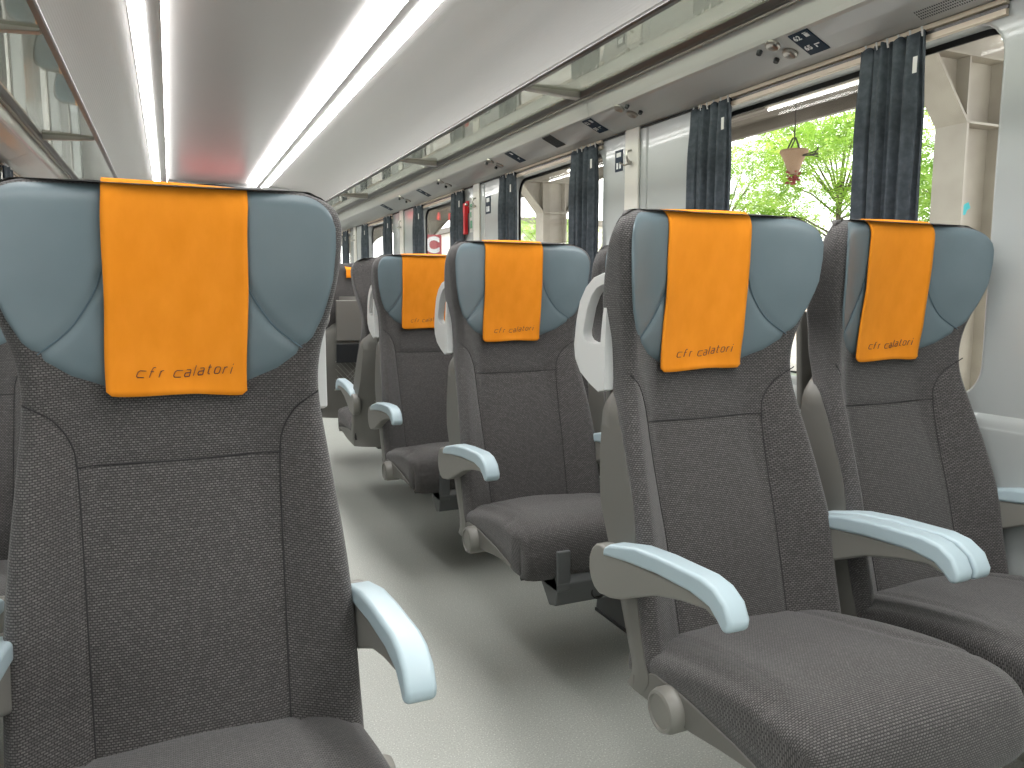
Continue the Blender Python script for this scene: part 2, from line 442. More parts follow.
CPROF = cat([(-.095, .386), (-.13, .395), (-.18, .408), (-.27, .429), (-.36, .445), (-.44, .454), (-.505, .452), (-.545, .437), (-.562, .405), (-.566, .370), (-.562, .345), (-.550, .325)], 7)
def make_cushion():
    V = []; UV = []; F = []
    N = len(CPROF); cols = 44; arc = 0; d = .058; r = .020; H = .236
    seam = cat([(-.04, .145), (-.18, .148), (-.30, .152), (-.38, .162), (-.43, .185), (-.455, .215)], 6)
    rows = []
    for i, (y, z) in enumerate(CPROF):
        a = CPROF[max(0, i-1)]; b = CPROF[min(N-1, i+1)]
        ty, tz = b[0]-a[0], b[1]-a[1]; L = math.hypot(ty, tz); ty /= L; tz /= L
        ny, nz = tz, -ty                       # outward normal (up on top, forward on the nose)
        if i: arc += math.hypot(y-CPROF[i-1][0], z-CPROF[i-1][1])
        lift = lerp_tab([(-.57, 0), (-.55, .002), (-.46, .006), (-.34, .010), (-.18, .010), (0, .008)], y) if nz > .2 else 0.004
        row = []
        front = sstep(.40, .30, z) if y < -.5 else 0
        h = H - .012*sstep(-.50, -.565, y)
        for k in range(cols+1):
            x = -(h-r) + 2*(h-r)*k/cols; u = abs(x)/H
            up = lift*sstep(.35, .92, u) - .010*sstep(.80, 1.0, u)
            # padded crown in the middle, soft hollow toward the back
            up += (.014 + .014*sstep(-.35, -.12, y))*math.cos(min(1, u)*PI/2)
            g = .0045*math.exp(-(seg_d(y, abs(x), seam)/.007)**2) if z > .3 else 0
            o = up - g
            row.append((x, y+ny*o, z+nz*o, x, arc))
        yb, zb = row[-1][1], row[-1][2]
        R_ = []; l = 0
        for k in range(1, 6):
            q = k/5*PI/2; dr = r*(1-math.cos(q)); R_.append((h-r+r*math.sin(q), yb-ny*dr, zb-nz*dr, h-r+r*q))
        dd = d + lift*.5 - .008
        # side band: runs down to the base moulding
        yl = max(y, -.538); zl = lerp_tab([(-.55, .334), (-.46, .352), (-.27, .374), (-.185, .376), (-.095, .352)], yl)
        if y < -.5: zl = min(zl, z - .004)
        ys, zs_ = R_[-1][1], R_[-1][2]
        R_.append((h, ys+(yl-ys)*.5, zs_+(zl-zs_)*.5, h+.03)); R_.append((h-.002, yl, zl, h+.06))
        for (x, yy, z2, uu) in R_: row.append((x, yy, z2, uu, arc))
        row.append((0, yl, zl, 0, arc))
        for (x, yy, z2, uu) in R_[::-1]: row.append((-x, yy, z2, -uu, arc))
        rows.append(row)
    n = len(rows[0])
    for row in rows:
        for (x, y, z, u, v) in row: V.append((x, y, z)); UV.append((u, v))
    for i in range(N-1):
        for k in range(n):
            a = i*n+k; b = i*n+(k+1) % n; F.append((a, b, b+n, a+n))
    F.append(tuple(range(n))[::-1]); m = (N-1)*n; F.append(tuple(range(m, m+n)))
    return V, F, UV, seam

def make_shell():
    zs = [.322 + i*(1.045-.322)/44 for i in range(45)]
    rows = []
    for z in zs:
        h = hw(z) + .0015 - .055*sstep(.83, .93, z)
        yf, yr, yc = lerp_tab(SH_F, z), lerp_tab(SH_R, z), lerp_tab(SH_C, z)
        outer = [(-h, yf), (-h, (yf+yr)/2), (-h+.002, yr)]
        for k in range(1, 16):
            t = k/16; x = -h + 2*h*t; u = x/h
            outer.append((x, yr + (yc-yr)*(1-abs(u)**3.0) + .006*(1-u*u)))
        outer += [(h-.002, yr), (h, (yf+yr)/2), (h, yf)]
        inner = [(x*(1-.006/.24), y-.010 if abs(x) < h-.004 else y) for (x, y) in outer][::-1]
        rows.append([(x, y, z) for x, y in outer+inner])
    n = len(rows[0]); V = [p for r in rows for p in r]; F = []
    for i in range(len(rows)-1):
        for k in range(n):
            a = i*n+k; b = i*n+(k+1) % n; F.append((a, b, b+n, a+n))
    # end caps as quads between outer and inner runs
    hN = n//2
    for base in (0, (len(rows)-1)*n):
        for k in range(hN-1):
            F.append((base+k, base+k+1, base+n-2-k, base+n-1-k))
    return V, F

def cover_y(x, z):
    return surf(x, z) - .0128
def make_cover():
    W = .1005; path = []
    z = .911
    while z < 1.196: path.append((z, 0)); z += .0085
    V = []; F = []; UV = []; NX = 26
    R = .030
    cols = []
    for i in range(NX+1):
        x = -W + 2*W*i/NX; col = []
        for (z, _) in path:
            wob = (1-sstep(1.12, 1.19, z))*0 + .0016*math.sin(x*70 + z*9)*sstep(1.0, .91, z) + .0012*math.sin(z*38+x*14)*(1-sstep(1.10, 1.185, z))
            hem = .0016*math.exp(-((z-.912)/.004)**2) + .0014*math.exp(-((W-abs(x)-.005)/.0035)**2)
            sideflare = .002*sstep(1.0, .91, z)*x/W
            low = .0016*math.sin(x*42+1)*sstep(.95, .905, z)
            zc = z - .014*(x/.24)**2*sstep(1.05, 1.20, z)
            rnd = .009*(1-math.sqrt(max(0, 1-(1-min(1, (W-abs(x))/.013))**2))) * sstep(.925, .905, z)
            xx = x + .0010*math.sin(z*31)
            col.append((xx, cover_y(x, z) - wob*.8 - hem, zc+low+rnd))
        ytop = cover_y(x, 1.1965); rear = lerp_tab(YC, 1.2) + .094
        zc0 = 1.1965 - .014*(x/.24)**2
        for k in range(1, 19):
            p = (1-math.cos(k/18*PI))/2; rise = math.sqrt(max(0, 1-(1-min(1, p/.30))**2))
            col.append((x, ytop+(rear-ytop)*p, zc0 + .0425*rise - .040*p**1.7))
        for k in range(0, 5):
            zz = zc0 - .004 - k*.010; col.append((x, rear + .004*sstep(0, 4, k), zz))
        cols.append(col)
    n = len(cols[0])
    for c in cols: V += c
    for i in range(NX):
        for j in range(n-1):
            a = i*n+j; F.append((a, a+1, a+n+1, a+n))
    return V, F

def make_seat(side):
    """side: -1 grab handle and recline knob on the -x side, +1 on the +x side, 0 window seat without handle"""
    root = empty('train_seat')
    V, F, UV = MESH['back']; b = link_mesh('backrest', V, F, M['fabric'], root, True, UV)
    seamT_ = [(-.145+.29*i/14, .811-.004*math.sin(PI*i/14)) for i in range(15)]
    for sg in (1, -1): MB().tube([(sg*x, surf(x, z)+.0042, z) for x, z in seamR], .0013, 6).build('backrest_seam', M['seam'], b, True)
    MB().tube([(x, surf(x, z)+.0042, z) for x, z in seamT_], .0013, 6).build('backrest_seam', M['seam'], b, True)
    V, F, sm = MESH['leather']; h = link_mesh('headrest_pad', V, F, M['leather'], root, True)
    h['label'] = 'blue-grey leather headrest pad'
    hs = MB()
    for sg in (1, -1): MB().tube([(sg*x, surf(x, z)-.0034, z - .014*(x/.24)**2*sstep(1.05, 1.20, z)) for x, z in sm], .0012, 6).build('headrest_seam', M['leatherseam'], h, True)
    V, F = MESH['cover']; c = link_mesh('headrest_cover', V, F, M['orange'], root, True)
    c['label'] = 'orange towelling headrest cover'
    so = c.modifiers.new('solid', 'SOLIDIFY'); so.thickness = .0035; so.offset = 0
    t = bpy.data.objects.new('embroidery', MESH['text']); COL.objects.link(t); t.parent = c
    t['label'] = 'dark embroidered lettering reading cfr calatori'
    V, F, UV, seam = MESH['cushion']; cu = link_mesh('seat_cushion', V, F, M['fabric'], root, True, UV)
    V, F = MESH['shell']; sh = link_mesh('back_shell', V, F, M['shell'], root, True)
    try: sh.data.set_sharp_from_angle(angle=math.radians(50))
    except Exception: pass
    sh['label'] = 'taupe plastic back shell'
    base = MB().prism([(-.110, .350), (-.15, .372), (-.185, .383), (-.27, .383), (-.40, .370), (-.50, .352), (-.50, .343), (-.432, .347), (-.368, .340), (-.291, .328), (-.20, .322), (-.110, .318)], -.2375, .2375)
    base.build('seat_base', M['shell'], root, False, .006)
    # armrests
    for sg in (-1, 1):
        ox = sg*(.254 if sg == side else .2405)
        body = MB()
        circ = [(-.022+.049*math.cos(a), .546+.049*math.sin(a)) for a in [math.radians(x) for x in (250, 275, 300, 325, 350, 15, 40, 65, 90)]]
        prof = [(-.09, .508)] + [(-.127, .525), (-.222, .562), (-.331, .583), (-.400, .575), (-.405, .590), (-.36, .604), (-.222, .600), (-.10, .592)] 
        prof = [(-.060, .502)] + [(-.10, .512), (-.15, .532), (-.222, .560), (-.30, .578), (-.37, .583), (-.405, .572), (-.412, .585), (-.36, .606), (-.222, .600), (-.10, .592), (-.04, .592)]
        poly = prof + circ[::-1]
        tf = lambda P_: [((1.29-.452+(a+.442)*.89)*1.03-1.29, 1.07+(b_-1.07)*1.03+.006+.010*sstep(-.30, -.44, a)) for a, b_ in P_]
        body.prism(tf(poly), ox-.017, ox+.017)
        ar = body.build('armrest', M['arm_body'], root, False, .006)
        pad = MB().prism(tf([(-.034, .576), (-.040, .594), (-.062, .606), (-.157, .626), (-.240, .633), (-.303, .635), (-.36, .633), (-.396, .624), (-.426, .606), (-.440, .582), (-.438, .566), (-.423, .560), (-.407, .574), (-.385, .590), (-.331, .602), (-.222, .600), (-.12, .590), (-.05, .580)]), ox-.021, ox+.021)
        pb = pad.build('armrest_pad', M['pad'], ar, False, .009, 4)
        pb['label'] = 'pale blue soft armrest pad'
    # power box hanging below the cushion nose
    pw = MB().box(-.140, -.100, -.584, -.50, .290, .400)
    pw.prism([(-.566, .332), (-.586, .312), (-.572, .250), (-.535, .240), (-.475, .300), (-.475, .335)], -.140, .024)
    pwo = pw.build('power_box', M['darkgrey'], root, False, .004)
    MB().lathe([(0, .0), (0, .022), (-.005, .022), (-.005, .018), (.006, .017), (.006, 0)], (-.014, -.574, .274), 'y').build('socket', M['dark'], pwo, True)
    # knob
    sd = side if side else 0
    if sd:
        k = MB().lathe([(0, 0), (0, .040), (sd*.048, .040), (sd*.058, .036), (sd*.060, .031), (sd*.056, .029), (sd*.056, 0)], (sd*.205, -.238, .345), 'x')
        k.build('recline_knob', M['arm_body'], root, True)
        out = [(-.046, 1.103), (-.021, 1.106), (.016, 1.098), (.047, 1.080), (.071, 1.052), (.085, 1.014), (.094, .963), (.089, .936), (.068, .910), (.031, .891), (-.004, .878), (-.028, .884), (-.028, .95), (-.03, 1.0), (-.035, 1.05)]
        inn = [(-.036, 1.083), (-.018, 1.084), (.006, 1.077), (.025, 1.062), (.040, 1.040), (.050, 1.012), (.056, .995), (.055, .984), (.046, .976), (.028, .972), (.008, .972), (-.012, .974), (-.015, 1.0), (-.02, 1.03), (-.028, 1.06)]
        n = len(out); V = []; F = []
        out = [((1.29+a)*1.04-1.29, 1.07+(b_-1.07)*1.04) for a, b_ in out]; inn = [((1.29+a)*1.04-1.29, 1.07+(b_-1.07)*1.04) for a, b_ in inn]
        for xx in (sd*.207, sd*.229):
            V += [(xx, a, b_) for a, b_ in out] + [(xx, a, b_) for a, b_ in inn]
        for i in range(n):
            j = (i+1) % n
            F += [(i, j, n+j, n+i), (2*n+i, 3*n+i, 3*n+j, 2*n+j), (i, 2*n+i, 2*n+j, j), (n+i, n+j, 3*n+j, 3*n+i)]
        hd = link_mesh('grab_handle', V, F, M['handle'], root, True)
        bv = hd.modifiers.new('bevel', 'BEVEL'); bv.width = .008; bv.segments = 4; bv.limit_method = 'ANGLE'; bv.angle_limit = math.radians(50)
        wn = hd.modifiers.new('wn', 'WEIGHTED_NORMAL')
        hd['label'] = 'white plastic grab handle'
    # rear of the seat: folded tray, pocket, hook
    tr = MB(); y0 = .108
    tr.box(-.170, .170, -.004, .014, 0, .235, Matrix.Translation((0, .100, .79)) @ Matrix.Rotation(math.radians(-4), 4, 'X'))
    to = tr.build('folding_table', M['shell'], root, False, .006)
    MB().box(-.03, .03, 0, .008, 0, .022, Matrix.Translation((0, .118, 1.010))).build('table_latch', M['handle'], to, False, .003)
    MB().prism([(.098, .665), (.112, .665), (.126, .775), (.112, .775)], -.172, .172).build('back_pocket', M['dark'], root, False, .003)
    nb = MB()
    def ny(z): return lerp_tab(SH_C, z) + .022
    for i in range(13):
        for s in (1, -1):
            p = []
            for k in range(9):
                z = .50 + .17*k/8; x = -.17 + .34*i/12 + s*(k/8)*.34*.45
                if abs(x) <= .172: p.append((x, ny(z), z))
            if len(p) > 1: nb.tube(p, .0014, 4)
    nb.tube([(-.172, ny(.67), .67), (.172, ny(.67), .67)], .004, 6); nb.tube([(-.172, ny(.50), .50), (.172, ny(.50), .50)], .004, 6)
    nb.build('net_pocket', M['net'], root, False)
    return root

MESH = {'back': make_backrest(), 'leather': make_leather(), 'cover': make_cover(), 'cushion': make_cushion(), 'shell': make_shell()}
# embroidery: wide slanted hairline lettering drawn as strokes on the cloth
GL = {'c': [[(1, .95), (.25, 1), (.05, .8), (0, .2), (.2, 0), (.95, 0)]],
      'f': [[(.15, -.0), (.25, 1.2), (.45, 1.45), (.9, 1.45)], [(.0, .85), (.75, .85)]],
      'r': [[(.05, 0), (.1, 1)], [(.08, .75), (.35, 1), (.75, 1)]],
      'a': [[(.15, 1), (.85, 1), (1, .8), (1, 0), (.2, 0), (0, .2), (.1, .55), (1, .55)]],
      'l': [[(.1, 1.5), (.1, 0)]],
      't': [[(.25, 1.4), (.25, .2), (.4, 0), (.8, 0)], [(0, 1), (.75, 1)]],
      'o': [[(.2, 1), (.8, 1), (1, .8), (1, .2), (.8, 0), (.2, 0), (0, .2), (0, .8), (.2, 1)]],
      'i': [[(.1, 1), (.1, 0)], [(.1, 1.35), (.1, 1.5)]]}
def make_text():
    mb = MB(); x = 0; H = .0105; 
    adv = {'c': .0155, 'f': .0125, 'r': .0115, 'a': .0132, 'l': .0062, 't': .0108, 'o': .0125, 'i': .0052, ' ': .0075}
    wd = {'c': .0115, 'f': .0085, 'r': .008, 'a': .0095, 'l': .0042, 't': .008, 'o': .0095, 'i': .0042}
    for wi, word in enumerate(('cfr', 'calatori')):
        for ch in word:
            k = 1.35 if wi == 0 and ch != 'c' else 1.0
            for st in GL[ch]:
                pts = []
                for (a, b), (c, d) in zip(st, st[1:]):
                    for q in range(4): pts.append((a+(c-a)*q/4, b+(d-b)*q/4))
                pts.append(st[-1])
                path = []
                for (a, b) in pts:
                    X = x + a*wd[ch]*(.8 if ch not in 'c' else 1) + b*H*.30; Z = b*H
                    X -= .066; Zz = .939 + Z + (.0055*sstep(-.01, .05, X))
                    X += .006
                    path.append((X, cover_y(X, Zz) - .0026 - .0016*math.sin(X*70+Zz*9)*.8*sstep(1.0, .91, Zz), Zz))
                mb.tube(path, .00072, 4)
            x += adv[ch]*(1.0 if wi else 1.12)
        x += adv[' ']
    o = mb.build('embroidery', M['thread'], None, True); me = o.data; bpy.data.objects.remove(o); return me
MESH['text'] = make_text()

protoR = make_seat(-1); protoL = make_seat(1); protoW = make_seat(0)
used = set()
def place(proto, x, y, rz, label, group, dx=0., rot=0., dy=0.):
    o = proto if proto.name not in used else dup(proto)
    used.add(proto.name)
    c = [k for k in o.children if k.name.startswith('headrest_cover')][0]; c.location = (dx-.92*rot, dy, 0); c.rotation_euler = (0, rot, 0)
    o.location = (x, y, 0); o.rotation_euler = (0, 0, rz)
    return tag(o, label, 'seat', group)
G = 'train seats in the coach'; XA2, XW2 = 1.025, 1.5485
XA, XWn = 1.006, 1.535     # aisle and window seat of the right-hand pair
LA, LW = .006, -.522     # the same on the left
YR = [1.29, 2.30, 3.26]
place(protoL, LA, YR[0], 0, 'large seat in the left foreground with an orange headrest cover, nearest the camera', G, -.001, .034)
place(protoW, LW, 1.45, 0, 'window seat at the left edge beside the large foreground seat', G)
place(protoR, XA, YR[0], 0, 'aisle seat in the right foreground with its whole cushion and armrest in view', G, -.008, -.018)
place(protoW, XWn, YR[0], 0, 'window seat at far right beside the right foreground aisle seat', G, -.002, -.006)
place(protoR, XA2, YR[1], 0, 'aisle seat facing the camera in the second row on the right', G, -.012)
place(protoW, XW2, YR[1], 0, 'window seat of the second right row, mostly behind the right foreground aisle seat', G)
place(protoR, XA2, YR[2], 0, 'aisle seat facing the camera in the third row on the right', G, -.010)
place(protoW, XW2, YR[2], 0, 'window seat of the third right row, behind the second row aisle seat', G)
place(protoW, XA2, 3.60, PI, 'aisle seat facing away, back to back with the third row aisle seat', G)
place(protoW, XW2, 3.60, PI, 'window seat facing away, back to back with the third row window seat', G)
place(protoL, XA2, 4.55, PI, 'farther aisle seat facing away, its folding table and net pocket in view', G)
place(protoW, XW2, 4.55, PI, 'window seat beside the farther aisle seat with the folding table', G)
place(protoL, LA, YR[1], 0, 'left aisle seat directly behind the large foreground seat', G)
place(protoW, LW, YR[1], 0, 'left window seat in the row behind the large foreground seat', G)
place(protoL, LA, YR[2], 0, 'left aisle seat two rows behind the large foreground seat', G)
place(protoW, LW, YR[2], 0, 'left window seat two rows behind the large foreground seat', G)

for k, y in enumerate((4.26, 5.26, 6.26, 7.26)):
    w_ = ('third', 'fourth', 'fifth', 'sixth')[k]
    place(protoL, LA, y, 0, 'left aisle seat in the %s row behind the large foreground seat' % w_, G)
    place(protoW, LW, y, 0, 'left window seat in the %s row behind the large foreground seat' % w_, G)

def pedestal(x, y, rz, label):
    r = empty('seat_pedestal', (x, y, 0), rz)
    MB().prism([(-.37, .012), (-.13, .012), (-.17, .30), (-.31, .30)], -.022, .022).build('column', M['darkgrey'], r, False, .005)
    MB().box(-.024, .024, -.374, -.126, 0, .012).build('foot_plate', M['dark'], r, False, .003)
    MB().box(-.36, .36, -.28, -.20, .275, .312).build('crossbeam', M['darkgrey'], r, False, .005)
    return tag(r, label, 'seat support', 'seat supports under the pairs')
xr, xl = (XA+XWn)/2, (LA+LW)/2
pedestal(xr, YR[0], 0, 'dark seat support under the right foreground pair of seats')
pedestal((XA2+XW2)/2, YR[1], 0, 'dark seat support under the second row pair on the right')
pedestal((XA2+XW2)/2, YR[2], 0, 'dark seat support under the third row pair on the right')
pedestal((XA2+XW2)/2, 3.60, PI, 'dark seat support under the back to back pair facing away')
pedestal(xl, YR[0]+.05, 0, 'dark seat support under the left foreground pair of seats')

# ------------------------------------------------------------------ coach shell
CX = .51; XR = 1.81; XL = 2*CX - XR; Y0, Y1 = -1.6, 9.6
struct(MB().box(XL-.1, XR+.1, Y0, Y1, -.06, 0).build('floor', M['floor'], None))
def arc_strip(name, prof, mat, th=.03):
    # prof in (x,z) swept along y
    up = [(x, z+th) for x, z in prof][::-1]
    return MB().prism(prof+up, Y0, Y1, 'y').build(name, mat, None, True)
centre = [(CX-.56+1.12*i/20, 2.305 - .006*math.cos(PI*(i/10-1))) for i in range(21)]
struct(arc_strip('ceiling', centre, M['ceil']))
def sidec(s):
    pts = [(.56, 2.300), (.70, 2.292), (.86, 2.268), (1.0, 2.23), (1.12, 2.18), (1.22, 2.11), (1.29, 2.02), (1.315, 1.92)]
    p = [(CX+s*a, b) for a, b in cat(pts, 4)]
    return struct(arc_strip('ceiling_right' if s > 0 else 'ceiling_left', p if s > 0 else p[::-1], M['ribbed']))
sidec(1); sidec(-1)

struct(MB().box(XR-.004, XR-.0005, Y0, Y1, 1.738, 1.7465).build('trim_6', M['gasket'])); struct(MB().box(XL+.0005, XL+.004, Y0, Y1, 1.738, 1.7465).build('trim_7', M['gasket']))
# windows: near end / far end along y
WY = [(-2.35+.0, -1.34), (-.555, .455), (1.262, 2.38), (3.10, 4.17), (4.90, 5.97), (6.70, 7.77), (8.44, 9.40)]
WZ0, WZ1 = .805, 1.712
def rrect(y0, y1, z0, z1, r, k=6):
    p = []
    for (cy, cz, a0) in ((y1-r, z1-r, 0), (y0+r, z1-r, 90), (y0+r, z0+r, 180), (y1-r, z0+r, 270)):
        for i in range(k+1):
            a = math.radians(a0+90*i/k); p.append((cy+r*math.cos(a), cz+r*math.sin(a)))
    return p
def ring(outer, inner, xa, xb, V, F):
    n = len(outer); b = len(V)
    for x in (xa, xb):
        V += [(x, a, c) for a, c in outer] + [(x, a, c) for a, c in inner]
    for i in range(n):
        j = (i+1) % n
        F += [(b+i, b+j, b+n+j, b+n+i), (b+2*n+i, b+3*n+i, b+3*n+j, b+2*n+j), (b+n+i, b+n+j, b+3*n+j, b+3*n+i), (b+i, b+2*n+i, b+2*n+j, b+j)]
def proj_rect(p, c, y0, y1, z0, z1):
    dy, dz = p[0]-c[0], p[1]-c[1]; t = 1e9
    if dy > 0: t = min(t, (y1-c[0])/dy)
    if dy < 0: t = min(t, (y0-c[0])/dy)
    if dz > 0: t = min(t, (z1-c[1])/dz)
    if dz < 0: t = min(t, (z0-c[1])/dz)
    return (c[0]+dy*t, c[1]+dz*t)
WIN = WY[1:]
def wall(side):
    X = XR if side > 0 else XL; V = []; F = []
    edges = [Y0] + [(a[1]+b[0])/2 for a, b in zip(WIN, WIN[1:])] + [Y1]
    for (a, b), e0, e1 in zip(WIN, edges, edges[1:]):
        inner = rrect(a, b, WZ0, WZ1, .085); c = ((a+b)/2, (WZ0+WZ1)/2)
        outer = []
        for i, p in enumerate(inner):
            q, k = divmod(i, 7)
            s1 = ((e1, p[1]), (p[0], 2.05), (e0, p[1]), (p[0], 0))[q]; s2 = ((p[0], 2.05), (e0, p[1]), (p[0], 0), (e1, p[1]))[q]
            outer.append(s1 if k < 3 else s2 if k > 3 else ((e1, 2.05), (e0, 2.05), (e0, 0), (e1, 0))[q])
        ring(outer, inner, X, X+side*.075, V, F)
    o = link_mesh('wall_right' if side > 0 else 'wall_left', V, F, M['wall'], None, True)
    b = o.modifiers.new('bevel', 'BEVEL'); b.width = .012; b.segments = 4; b.limit_method = 'ANGLE'; b.angle_limit = math.radians(50)
    o.modifiers.new('wn', 'WEIGHTED_NORMAL')
    return struct(o)
wall(1); wall(-1)
# curved sill panel under the windows
for s, nm in ((1, 'trim_1'), (-1, 'trim_2')):
    X = XR if s > 0 else XL
    pr = cat([(0, .775), (-.004, .770), (-.010, .760), (-.014, .745), (-.016, .725), (-.015, .60), (-.013, .40), (-.013, .23)], 4)
    p = [(X+s*a, b) for a, b in pr] + [(X+s*.02, .23), (X+s*.02, .775)]
    struct(MB().prism(p, Y0, Y1, 'y').build(nm, M['wall'], None, True))
nwin = 0
for s in (1, -1):
    X = XR if s > 0 else XL
    for (a, b) in WIN:
        nwin += 1
        w = link_mesh('window_%d' % nwin, *(lambda V=[], F=[]: (V, F))(), M['glass']) if False else None
        V = [(X+s*.082, p[0], p[1]) for p in rrect(a-.01, b+.01, WZ0-.01, WZ1+.01, .09)]
        n = len(V); V += [(X+s*.088, y, z) for (_, y, z) in V]
        F = [tuple(range(n)), tuple(range(n, 2*n))[::-1]] + [(i, (i+1) % n, n+(i+1) % n, n+i) for i in range(n)]
        g = link_mesh('window_%d' % nwin, V, F, M['glass'], None, False); struct(g)
        V = []; F = []
        ring(rrect(a-.012, b+.012, WZ0-.012, WZ1+.012, .09), rrect(a+.007, b-.007, WZ0+.004, WZ1-.012, .080), X+s*.0755, X+s*.081, V, F)
        fr = link_mesh('window_gasket', V, F, M['gasket'], g, False)
# end walls
struct(MB().box(XL-.1, XR+.1, Y0-.05, Y0, 0, 2.34).build('wall_back', M['wall']))
ew = MB().box(XL-.1, CX-.42, Y1, Y1+.05, 0, 2.34).box(CX+.42, XR+.1, Y1, Y1+.05, 0, 2.34).box(CX-.42, CX+.42, Y1, Y1+.05, 2.0, 2.34)
struct(ew.build('wall_end', M['fascia']))
dr = struct(MB().box(CX-.42, CX+.42, Y1+.01, Y1+.04, 0, 2.0).build('door_1', M['darkgrey']))
MB().box(CX-.28, CX+.28, Y1+.004, Y1+.009, .95, 1.85).build('door_glass', M['gasket'], dr)
struct(MB().prism([(CX-.75, 2.16), (CX-.6, 2.24), (CX, 2.285), (CX+.6, 2.24), (CX+.75, 2.16), (CX+.75, 2.12), (CX+.6, 2.17), (CX, 2.2), (CX-.6, 2.17), (CX-.75, 2.12)], Y1-.08, Y1, 'y').build('trim_3', M['dark']))
ds = empty('destination_display', (CX, Y1-.031, 2.03)); tag(ds, 'red lit destination display above the end door', 'display')
MB().box(-.42, .42, -.03, .03, -.075, .075).build('housing', M['dark'], ds, False, .005)
MB().box(-.36, .36, -.034, -.03, -.045, .045).build('lit_rows', M['redled'], ds)

# ceiling light strips
def strip(x, boxes, leds, label):
    r = empty('ceiling_light_strip', (x, 0, 2.28)); tag(r, label, 'ceiling light', 'ceiling light strips')
    h = MB()
    for b in boxes: h.prism([(p-x, q-2.28) for p, q in b], Y0+.05, Y1-.1, 'y')
    h.build('housing', M['ceil'], r)
    for p, thin in leds:
        MB().prism([(a-x, b-2.28) for a, b in p], Y0+.05, Y1-.1, 'y').build('light_diffuser', M['ledthin' if thin else 'led'], r)
strip(-.02, [[(-.115, 2.300), (-.112, 2.288), (.020, 2.272), (.026, 2.300)]],
      [([(-.108, 2.2875), (-.046, 2.2795), (-.047, 2.274), (-.109, 2.282)], 0), ([(.021, 2.276), (.025, 2.292), (.030, 2.292), (.026, 2.276)], 1)], 'double line of white ceiling lights on the left')
strip(1.03, [[(.93, 2.300), (.963, 2.272), (1.015, 2.272), (1.105, 2.288), (1.108, 2.300)]],
      [([(.868, 2.292), (.957, 2.276), (.958, 2.271), (.868, 2.286)], 0), ([(1.017, 2.272), (1.10, 2.287), (1.10, 2.281), (1.017, 2.266)], 0)], 'double line of white ceiling lights on the right')

# luggage racks
BR = [-.85, 1.05, 2.95, 4.85, 6.75, 8.65]
def rack(s):
    r = empty('luggage_rack', (CX, 0, 1.9)); tag(r, 'long glass luggage rack above the windows on the %s' % ('right' if s > 0 else 'left'), 'luggage rack', 'luggage racks')
    xi, xo = s*.82, s*1.105
    MB().prism([(xi, -.012), (xi+s*.006, -.018), (xi+s*.022, -.018), (xi+s*.024, .012), (xi+s*.020, .012), (xi+s*.004, -.006), (xi, -.008)], Y0+.02, Y1-.02, 'y').build('front_rail', M['rail_dark'], r, False)
    MB().prism([(xo-s*.012, -.004), (xo, -.020), (xo+s*.012, -.022), (xo+s*.014, .02), (xo-s*.012, .012)], Y0+.02, Y1-.02, 'y').build('rear_rail', M['rail_dark'], r, False)
    MB().prism([(xo+s*.0125, -.012), (xo+s*.024, -.014), (xo+s*.026, -.028), (xo+s*.014, -.028)], Y0+.02, Y1-.02, 'y').build('rear_rail_trim', M['alu'], r, False)
    ed = [Y0+.02] + BR + [Y1-.02]
    for a, b in zip(ed, ed[1:]):
        x0, x1 = sorted((xi+s*.0245, xo-s*.0125)); MB().box(x0, x1, a+.022, b-.022, -.004, .004).build('glass_shelf', M['rackglass'], r)
    for y in BR:
        b = MB().prism([(xi+s*.0245, -.006), (xi+s*.03, -.014), (xo-s*.013, -.030), (xo-s*.013, .008), (xi+s*.0245, .008)], y-.020, y+.020, 'y').build('bracket', M['alu'], r, False, .004)
rack(1); rack(-1)
# fascia and sloping underside over the windows
for s, nm in ((1, 'trim_4'), (-1, 'trim_5')):
    pr = [(1.132, 1.930), (1.133, 1.880), (1.138, 1.845), (1.141, 1.820), (1.145, 1.807), (1.154, 1.800), (1.20, 1.778), (1.25, 1.757), (1.282, 1.748), (1.299, 1.748), (1.2995, 1.93)]
    p = [(CX+s*a, b) for a, b in pr]
    cuts = [Y0] + BR + [Y1]
    V = MB()
    for a, b in zip(cuts, cuts[1:]): V.prism(p, a+.0012, b-.0012, 'y')
    struct(V.build(nm, M['fascia'], None, False))
    for y in BR:
        pass

def uz(x):  # height of the sloping underside at x (right-hand side)
    return lerp_lin([(CX+1.154, 1.800), (CX+1.20, 1.778), (CX+1.25, 1.757), (CX+1.282, 1.748)], x)
def lerp_lin(t, v):
    if v <= t[0][0]: return t[0][1]
    for (a, p), (b, q) in zip(t, t[1:]):
        if v <= b: return p+(q-p)*(v-a)/(b-a)
    return t[-1][1]
UA = math.atan2(1.757-1.800, .096)   # slope of the underside

# curtain tracks and curtains
names = {1: 'the nearest right window', 2: 'the second right window', 3: 'the third right window', 4: 'the fourth right window', 5: 'the farthest right window'}
def track(s, a, b, label):
    X = XR if s > 0 else XL
    r = empty('curtain_track', (X, (a+b)/2, 1.7225)); tag(r, label, 'curtain rail', 'curtain rails above the windows')
    L = (b-a)/2 + .012
    MB().prism([(-s*.002, .022), (-s*.013, .024), (-s*.014, .012), (-s*.002, .010)], -L, L, 'y').build('upper_channel', M['rail_pale'], r)
    MB().prism([(-s*.002, .0095), (-s*.006, .009), (-s*.006, .0), (-s*.002, .0)], -L, L, 'y').build('groove', M['rail_dark'], r)
    MB().prism([(-s*.002, -.0005), (-s*.012, -.001), (-s*.012, -.014), (-s*.002, -.016)], -L, L, 'y').build('lower_channel', M['rail_pale'], r)
for i, (a, b) in enumerate(WIN):
    if i == 0: continue
    track(1, a, b, 'beige curtain rail above ' + names[i])
